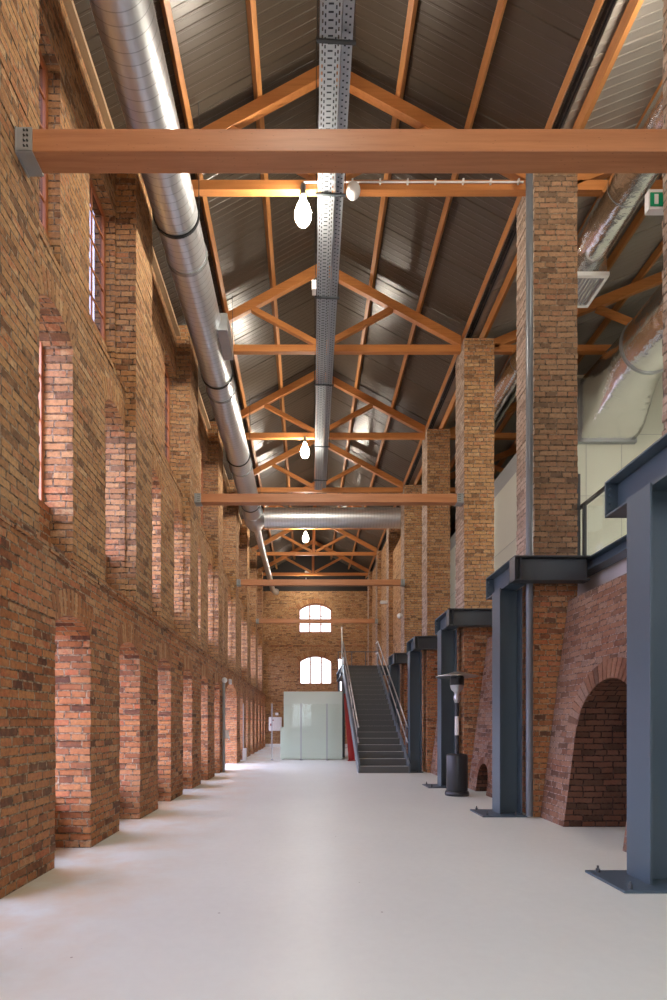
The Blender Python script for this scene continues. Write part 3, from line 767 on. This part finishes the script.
# ------------------------------------------------------------------ cable trays
def tray(xa0, xb0, xa1, xb1, y0, y1, z, hgt, name, label, slots):
    t = thing('cable_tray', label, 'cable tray', ((xa0 + xb0) / 2, y0, z), 'cable trays under the ridge')
    m = MB(); per = .062; n = int((y1 - y0) / per); cols = slots
    def X(u, yy):
        s = (yy - y0) / (y1 - y0); return (xa0 + (xa1 - xa0) * s) * (1 - u) + (xb0 + (xb1 - xb0) * s) * u
    us = [0]
    for (c, hw) in cols: us += [c - hw, c + hw]
    us.append(1)
    for i in range(n):
        ya = y0 + i * per; stag = (0, .5)
        for j in range(len(us) - 1):
            ua, ub = us[j], us[j + 1]
            if j % 2 == 0: segs = [(ya, ya + per)]
            else:
                c, hw = cols[j // 2]; hole = .55 if hw > .05 else .6
                off = .1 + .3 * ((j // 2) % 2)
                segs = [(ya, ya + per * off), (ya + per * min(off + (.26 if hw > .08 else .5), .98), ya + per)]
            for (p, q) in segs:
                m.add([(X(ua, p), p, z), (X(ub, p), p, z), (X(ub, q), q, z), (X(ua, q), q, z)], [(0, 1, 2, 3)])
    m.build('perforated_base', M['galv'], t)
    for u in (0, 1):
        m = MB(); m.bar((X(u, y0), y0, z + hgt / 2), (X(u, y1), y1, z + hgt / 2), .006, hgt); m.build('side_flange', M['galv'], t)
    m = MB(); m.bar((X(.5, y0), y0, z + .03), (X(.5, y1), y1, z + .03), (xb0 - xa0) * .7, .03); m.build('cable_bundle', M['black'], t)
    return t
ty0, ty1 = -1.0, 16.3
sk = lambda yy, b: b + (yy - 5.25) * .0095
lt = tray(sk(ty0, .135), sk(ty0, .36), sk(ty1, .135), sk(ty1, .36), ty0, ty1, 8.60, .06, 'a', 'perforated galvanised cable tray hung under the ridge', [(.12, .035), (.25, .035), (.5, .12), (.75, .035), (.88, .035)])
tray(sk(ty0, .375), sk(ty0, .485), sk(ty1, .375), sk(ty1, .485), ty0, ty1, 8.66, .05, 'b', 'narrow slotted cable tray hung just beside the wide perforated one', [(.3, .1), (.7, .1)])
for yy in (5.55, 7.16, 8.9, 11.2, 13.7, 15.6):
    m = MB(); m.bar((sk(yy, .10), yy, 8.585), (sk(yy, .52), yy + .02, 8.585), .03, .02); m.tube([(sk(yy, .11), yy, 8.585), (sk(yy, .11), yy, zl(.12) - .03)], .006, 6); m.tube([(sk(yy, .51), yy + .02, 8.585), (sk(yy, .51), yy + .02, zl(.5) - .03)], .006, 6)
    m.build('hanger', M['black'], lt)
m = MB(); m.box(.085, .150, 8.62, 8.76, 8.50, 8.62); m.box(.075, .155, 8.60, 8.78, 8.61, 8.63)
m.build('junction_box', M['white'], lt, .004)['label'] = 'small white box clipped to the tray side'

# ------------------------------------------------------------------ bulbs
blab = ['bright bare bulb hanging from the truss with the white conduit', 'bright bulb below the third truss, left of the cable tray', 'bright bulb hanging just beyond the crosswise duct', 'small bright bulb hanging nearest the far end wall']
def bulb(x, y, ztop, label, s=1.0, grp='bare bulbs hanging along the nave', mt='bulb'):
    t = thing('hanging_bulb', label, 'lamp', (x, y, ztop), grp)
    m = MB(); m.lathe([(0, 0), (.035 * s, 0), (.04 * s, -.03 * s), (.04 * s, -.13 * s), (.05 * s, -.14 * s), (.05 * s, -.17 * s), (0, -.17 * s)], (x, y, ztop)); m.build('socket', M['galv'], t)
    m = MB(); m.lathe([(0, -.17 * s), (.035 * s, -.172 * s), (.05 * s, -.23 * s), (.09 * s, -.31 * s), (.115 * s, -.39 * s), (.112 * s, -.46 * s), (.085 * s, -.52 * s), (.04 * s, -.55 * s), (0, -.556 * s)], (x, y, ztop)); m.build('glass_bulb', M[mt], t)
bulb(-.055, 7.29, 8.84, blab[0]); bulb(-.055, 13.69, 8.84, blab[1]); bulb(-.055, 20.09, 8.84, blab[2]); bulb(-.05, 26.49, 8.70, blab[3], .7)
bulb(-.055, .9, 8.84, 'bulb over the near floor behind the picture edge'); bulb(-.055, -4.2, 8.84, 'bulb at the back of the hall behind the camera')
bulb(3.90, 5.15, 8.95, 'bulb in the aisle out of the picture, over the gallery', 1, None, 'bulb_dim')
bulb(7.4, 7.4, 5.6, 'bulb in the aisle by the cross wall, out of the picture', .8, None)
# lamp box high in the gable
m = MB(); m.box(-.12, .10, 27.9, 28.05, 9.3, 9.46); tag(m.build('emergency_lamp', M['white'], bevel=.01), 'small white lamp box high in the dark end gable', 'lamp')

# globe detector and conduit on the first visible truss
t = thing('conduit', 'white conduit clipped along the bottom chord of the near truss', 'conduit', (0, 7.34, 8.92))
m = MB(); m.tube([(-.055, 7.330, 8.925), (3.05, 7.330, 8.925)], .012, 8); m.build('tube_run', M['white'], t)
for i in range(8):
    x = .25 + i * .39; m = MB(); m.box(x - .012, x + .012, 7.305, 7.349, 8.90, 8.955); m.build('clip', M['white'], t)
m = MB(); m.lathe([(.001, .098)] + [(.098 * math.sin(a), .098 * math.cos(a)) for a in [i * PI / 12 for i in range(1, 13)]], (.645, 7.24, 8.71), 24); m.tube([(.645, 7.25, 8.78), (.645, 7.335, 8.86)], .025, 8)
tag(m.build('globe_detector', M['white']), 'white round globe fixed to the near truss, right of the tray', 'detector')

# exit sign on the frame-edge pillar
t = thing('exit_sign', 'green and white emergency exit sign beside the frame-edge pillar', 'sign', (3.15, 4.66, 5.97))
m = MB(); m.box(3.05, 3.36, 4.64, 4.70, 5.885, 6.065); m.build('sign_case', M['white'], t, .004)
m = MB(); m.box(3.062, 3.34, 4.634, 4.64, 5.91, 6.03); m.build('green_face', M['green'], t)
m = MB(); m.box(3.095, 3.13, 4.629, 4.634, 5.925, 6.01)                   # white door opening
for p, q, w in (((3.20, 5.985), (3.215, 5.955), .022), ((3.215, 5.955), (3.235, 5.925), .013), ((3.215, 5.955), (3.19, 5.93), .013), ((3.205, 5.98), (3.18, 5.965), .01), ((3.208, 5.98), (3.24, 5.97), .01)):
    m.bar((p[0], 4.631, p[1]), (q[0], 4.631, q[1]), .004, w, (0, 0, 1) if abs(p[0] - q[0]) > .005 else (1, 0, 0))
m.tube([(3.197, 4.629, 6.005), (3.197, 4.634, 6.005)], .011, 12)
m.build('pictogram', M['white'], t)

# fittings on the far pillars
m = MB(); m.lathe([(.001, .09)] + [(.09 * math.sin(a), .09 * math.cos(a)) for a in [i * PI / 10 for i in range(1, 11)]], (3.03, 17.0, 4.80), 20); m.box(3.03, 3.13, 16.96, 17.04, 4.76, 4.84)
tag(m.build('globe_lamp', M['white']), 'small white globe lamp fixed to a far right pillar', 'lamp')
m = MB(); m.box(2.86, 3.13, 20.2, 20.34, 5.95, 6.06); tag(m.build('wall_lamp', M['white'], bevel=.01), 'small white box lamp projecting from a far right pillar', 'lamp')

# ------------------------------------------------------------------ staircase
SX0, SX1, SY0, NR = 1.33, 2.68, 13.5, 20
RISE, GO = 3.46 / 20, 6.0 / 19
t = thing('steel_staircase', 'grey steel staircase climbing to the gallery beside the glass screen', 'staircase', (2.0, SY0, 0))
for i in range(NR):
    y0 = SY0 + i * GO; z1 = (i + 1) * RISE; m = MB()
    m.box(SX0 + .05, SX1 - .05, y0 + .002, y0 + .018, z1 - RISE, z1 - .03)
    m.box(SX0 + .05, SX1 - .05, y0 + .002, y0 + GO, z1 - .03, z1)
    so = m.build('step', M['stair'], t)
    m = MB(); m.box(SX0 + .055, SX1 - .055, y0 + .003, y0 + .14, z1 - .003, z1 + .002); m.build('lit_nosing', M['lit_nosing'], so)
for x0, x1 in ((SX0, SX0 + .05), (SX1 - .05, SX1)):
    m = MB(); k = RISE / GO; up_, dn = .26, .12
    Yt = SY0 + 19 * GO
    m.prism([(SY0 - .02, 0), (SY0 + .25, 0), (Yt, 3.46 - .33), (Yt + .02, 3.46 + .02), (Yt - .25, 3.46 + .02), (SY0 - .02, .24)], 0, x0, x1)
    m.build('stringer', M['stringer'], t, .003)
for s, x in ((-1, SX0 + .025), (1, SX1 - .025)):
    h = MB()
    Yb, Yt = SY0 + .2, SY0 + 6.0
    nz = lambda yy: (yy - SY0) * RISE / GO + RISE
    for hh in (.9, .5):
        m = MB(); m.tube([(x, Yb, nz(Yb) + hh), (x, Yt, nz(Yt) + hh), (x, Yt + .5, nz(Yt) + hh)], .021, 10); m.build('handrail', M['rail'], t)
    for yy in (SY0 + .45, SY0 + 1.9, SY0 + 3.35, SY0 + 4.8, SY0 + 5.95):
        m = MB(); m.box(x - .012, x + .012, yy - .025, yy + .025, nz(yy) - .08, nz(yy) + .9); m.build('baluster', M['stringer'], t)
YT = SY0 + 19 * GO
m = MB(); m.box(SX0 - .05, 3.12, YT + .02, YT + 3.2, 3.42, 3.46); m.build('landing_plate', M['stair'], t)
m = MB(); ibeam(m, 0, YT + .16, SX0 - .05, 3.12, 3.1, 3.42, .2); ibeam(m, 0, YT + 3.0, SX0 - .05, 3.12, 3.1, 3.42, .2); ibeam(m, 1, SX0 + .05, YT + .27, YT + 2.89, 3.1, 3.42, .2); m.build('landing_frame', M['steel'], t)
for yy in (YT + .16, YT + 3.0):
    m = MB(); m.box(SX0 + .0, SX0 + .1, yy - .05, yy + .05, 0, 3.1); m.build('landing_post', M['stringer'], t)
m = MB(); m.tube([(SX0, YT + 3.15, 4.40), (3.1, YT + 3.15, 4.40)], .021, 8)
for x in (1.36, 1.95, 2.55, 3.08): m.box(x - .015, x + .015, YT + 3.13, YT + 3.17, 3.46, 4.4)
m.build('landing_rail', M['stringer'], t)
m = MB(); m.prism([(YT - .85, nz(YT - .85) - .1), (YT + .1, 3.46), (YT + .1, 4.75), (YT + .02, 5.02), (YT - .85, 3.72)], 0, SX0 - .03, SX0 - .015); m.build('glass_panel', M['glass'], t)
m = MB(); m.box(SX0 - .045, SX0 + .0, YT - .03, YT + .03, 3.2, 4.9); m.build('end_post', M['rail'], t)
# red prop
m = MB(); m.bar((1.54, 17.9, 0.03), (1.42, 18.62, 2.35), .22, .05, (0, 1, 0)); m.box(1.40, 1.68, 17.8, 18.0, 0, .02)
tag(m.build('steel_prop', M['red']), 'red painted steel prop under the left side of the staircase', 'prop')

# ------------------------------------------------------------------ glass screen and vestibule box
YG = 18.25
t = thing('glass_screen', 'frameless clear glass screen standing across the nave left of the stair', 'screen', (-.2, YG, 0))
px = [-2.235, -1.23, -.21, .70]
for x in px:
    m = MB(); m.box(x - .018, x + .018, YG - .02, YG + .02, 0, 1.98); m.tube([(x, YG, 0), (x, YG, .03)], .05, 12); m.build('post', M['galv'], t)
for a, b in zip(px, px[1:] + [1.27]):
    m = MB(); m.box(a + .025, b - .025, YG - .006, YG + .006, .04, 1.97); m.build('glass_panel', M['glass'], t)
m = MB(); m.tube([(-.12, YG - .05, 1.0), (-.02, YG - .05, 1.0)], .012, 8); m.tube([(-.1, YG - .05, 1.0), (-.1, YG - .006, 1.0)], .008, 8); m.build('door_handle', M['rail'], t)
t = thing('vestibule_box', 'pale green opaque panelled box behind the glass screen', 'vestibule', (.2, 19, 0))
m = MB(); m.box(-.83, 1.26, 18.5, 18.56, .02, 2.42); m.build('front_panel', M['boxpanel'], t, .004)
m = MB(); m.box(-.83, -.77, 18.56, 20.4, .02, 2.42); m.box(1.20, 1.26, 18.56, 20.4, .02, 2.42); m.build('side_panel', M['boxpanel'], t, .004)
m = MB(); m.box(-.83, 1.26, 18.56, 20.4, 2.36, 2.42); m.build('roof_panel', M['boxpanel'], t, .004)
m = MB(); m.box(-.95, -.83, 18.56, 19.4, 0, 1.15); m.build('low_return', M['boxpanel'], t, .004)

# cabinet and notices on the end wall
t = thing('wall_cabinet', 'white cabinet with red details on the far end wall', 'cabinet', (-1.7, 28.1, 1.2))
m = MB(); m.box(-2.06, -1.36, 28.0, 28.199, .88, 1.62); m.build('body', M['white'], t, .01)
m = MB(); m.box(-2.03, -1.39, 27.985, 28.0, .91, 1.59); d = m.build('door', M['white'], t)
m = MB(); m.box(-1.98, -1.92, 27.975, 27.985, 1.15, 1.27); m.box(-1.9, -1.8, 27.975, 27.985, 1.42, 1.48); m.build('red_marks', M['red'], t)
m = MB(); m.box(-1.72, -1.55, 28.13, 28.168, 1.72, 1.86); tag(m.build('wall_sign', M['white']), 'small white plate above the cabinet on the end wall', 'sign')

# left wall fittings
t = thing('wall_conduit', 'grey pipe with a white globe on top against the left wall', 'pipe', (-2.19, 13.75, 0))
m = MB(); m.tube([(-2.2, 13.75, 0), (-2.2, 13.75, 2.38)], .036, 12); m.build('pipe_run', M['shoe'], t)
m = MB(); m.lathe([(.001, .08)] + [(.075 * math.sin(a), .075 * math.cos(a)) for a in [i * PI / 10 for i in range(1, 11)]], (-2.18, 13.75, 2.43), 16); m.build('globe', M['white'], t)
m = MB(); m.box(-2.24, -2.18, 14.85, 15.05, 2.42, 2.56); tag(m.build('emergency_lamp', M['white'], bevel=.006), 'small white box over the arched doorway in the left wall', 'lamp')
m = MB(); m.box(-2.238, -2.15, 14.17, 14.28, .88, 1.10); m.box(-2.15, -2.12, 14.20, 14.26, .84, .93); tag(m.build('call_point', M['white'], bevel=.006), 'small pale call point box beside the arched doorway', 'call point')
m = MB(); m.box(-2.23, -2.1, 18.0, 18.16, 0, .42); tag(m.build('white_bin', M['white'], bevel=.01), 'slim white box on the floor at the screen and left wall', 'box')

# ------------------------------------------------------------------ patio heater
HX, HY = 2.70, 9.36
t = thing('patio_heater', 'black mushroom patio heater with a wide round reflector', 'heater', (HX, HY, 0))
m = MB(); m.lathe([(0, 0), (.21, 0), (.215, .03), (.205, .07), (.19, .085), (0, .085)], (HX, HY, 0), 32); m.build('foot', M['black'], t)
m = MB(); m.lathe([(0, .085), (.185, .085), (.187, .10), (.187, .70), (.18, .73), (.15, .745), (0, .75)], (HX, HY, 0), 32); m.box(HX - .004, HX + .004, HY - .189, HY - .18, .1, .7); m.build('gas_housing', M['black'], t)
m = MB(); m.tube([(HX, HY, .74), (HX, HY, 1.68)], .036, 16); m.build('pole', M['black'], t)
m = MB(); m.tube([(HX - .002, HY - .001, 1.08), (HX - .002, HY - .001, 1.42)], .0375, 16); m.build('pole_label', M['white'], t)
m = MB(); m.lathe([(0, 1.66), (.035, 1.66), (.06, 1.72), (.06, 1.78), (.04, 1.81), (.05, 1.85), (.10, 1.90), (.12, 1.96), (.12, 1.98), (0, 1.98)], (HX, HY, 0), 24); m.build('burner', M['rail'], t)
m = MB(); m.lathe([(0, 1.98), (.125, 1.98), (.125, 2.13), (.10, 2.15), (0, 2.15)], (HX, HY, 0), 24); m.build('emitter_screen', M['black'], t)
m = MB(); m.lathe([(0, 2.225), (.06, 2.22), (.17, 2.19), (.33, 2.155), (.375, 2.135), (.37, 2.125), (.32, 2.14), (.16, 2.172), (.06, 2.195), (0, 2.2)], (HX, HY, 0), 40); m.build('reflector', M['rail'], t)

# ------------------------------------------------------------------ camera, world, view
cam = bpy.data.cameras.new('camera'); co = bpy.data.objects.new('camera', cam); C.objects.link(co)
co.location = (0, 0, 1.3); co.rotation_euler = (PI / 2, 0, 0)
cam.sensor_fit = 'AUTO'; cam.sensor_width = 36; cam.lens = 36 * 520 / 1000
cam.shift_x = (333.5 - 307) / 1000; cam.shift_y = (723 - 500) / 1000
cam.clip_start = .05; cam.clip_end = 200
S.camera = co
w = bpy.data.worlds.new('world'); S.world = w; w.use_nodes = True
nt = w.node_tree; tc = N(nt, 'ShaderNodeTexCoord'); sp = N(nt, 'ShaderNodeSeparateXYZ'); nt.links.new(tc.outputs['Generated'], sp.inputs[0])
mr = N(nt, 'ShaderNodeMapRange'); nt.links.new(sp.outputs[2], mr.inputs[0]); mr.inputs[1].default_value = -1; mr.inputs[2].default_value = 1
sky = ramp(nt, mr.outputs[0], [(.0, (.10, .09, .08)), (.485, (.14, .13, .125)), (.505, (.88, .92, 1.0)), (1, (.72, .82, 1.0))])
nt.links.new(sky, nt.nodes['Background'].inputs[0]); nt.nodes['Background'].inputs[1].default_value = 11.0
S.view_settings.view_transform = 'Standard'; S.view_settings.look = 'None'; S.view_settings.gamma = 1; S.view_settings.exposure = .3
S.view_settings.use_curve_mapping = False
S.cycles.use_denoising = True
S.cycles.max_bounces = 8; S.cycles.diffuse_bounces = 5; S.cycles.glossy_bounces = 3; S.cycles.transmission_bounces = 6
S.cycles.sample_clamp_indirect = 6
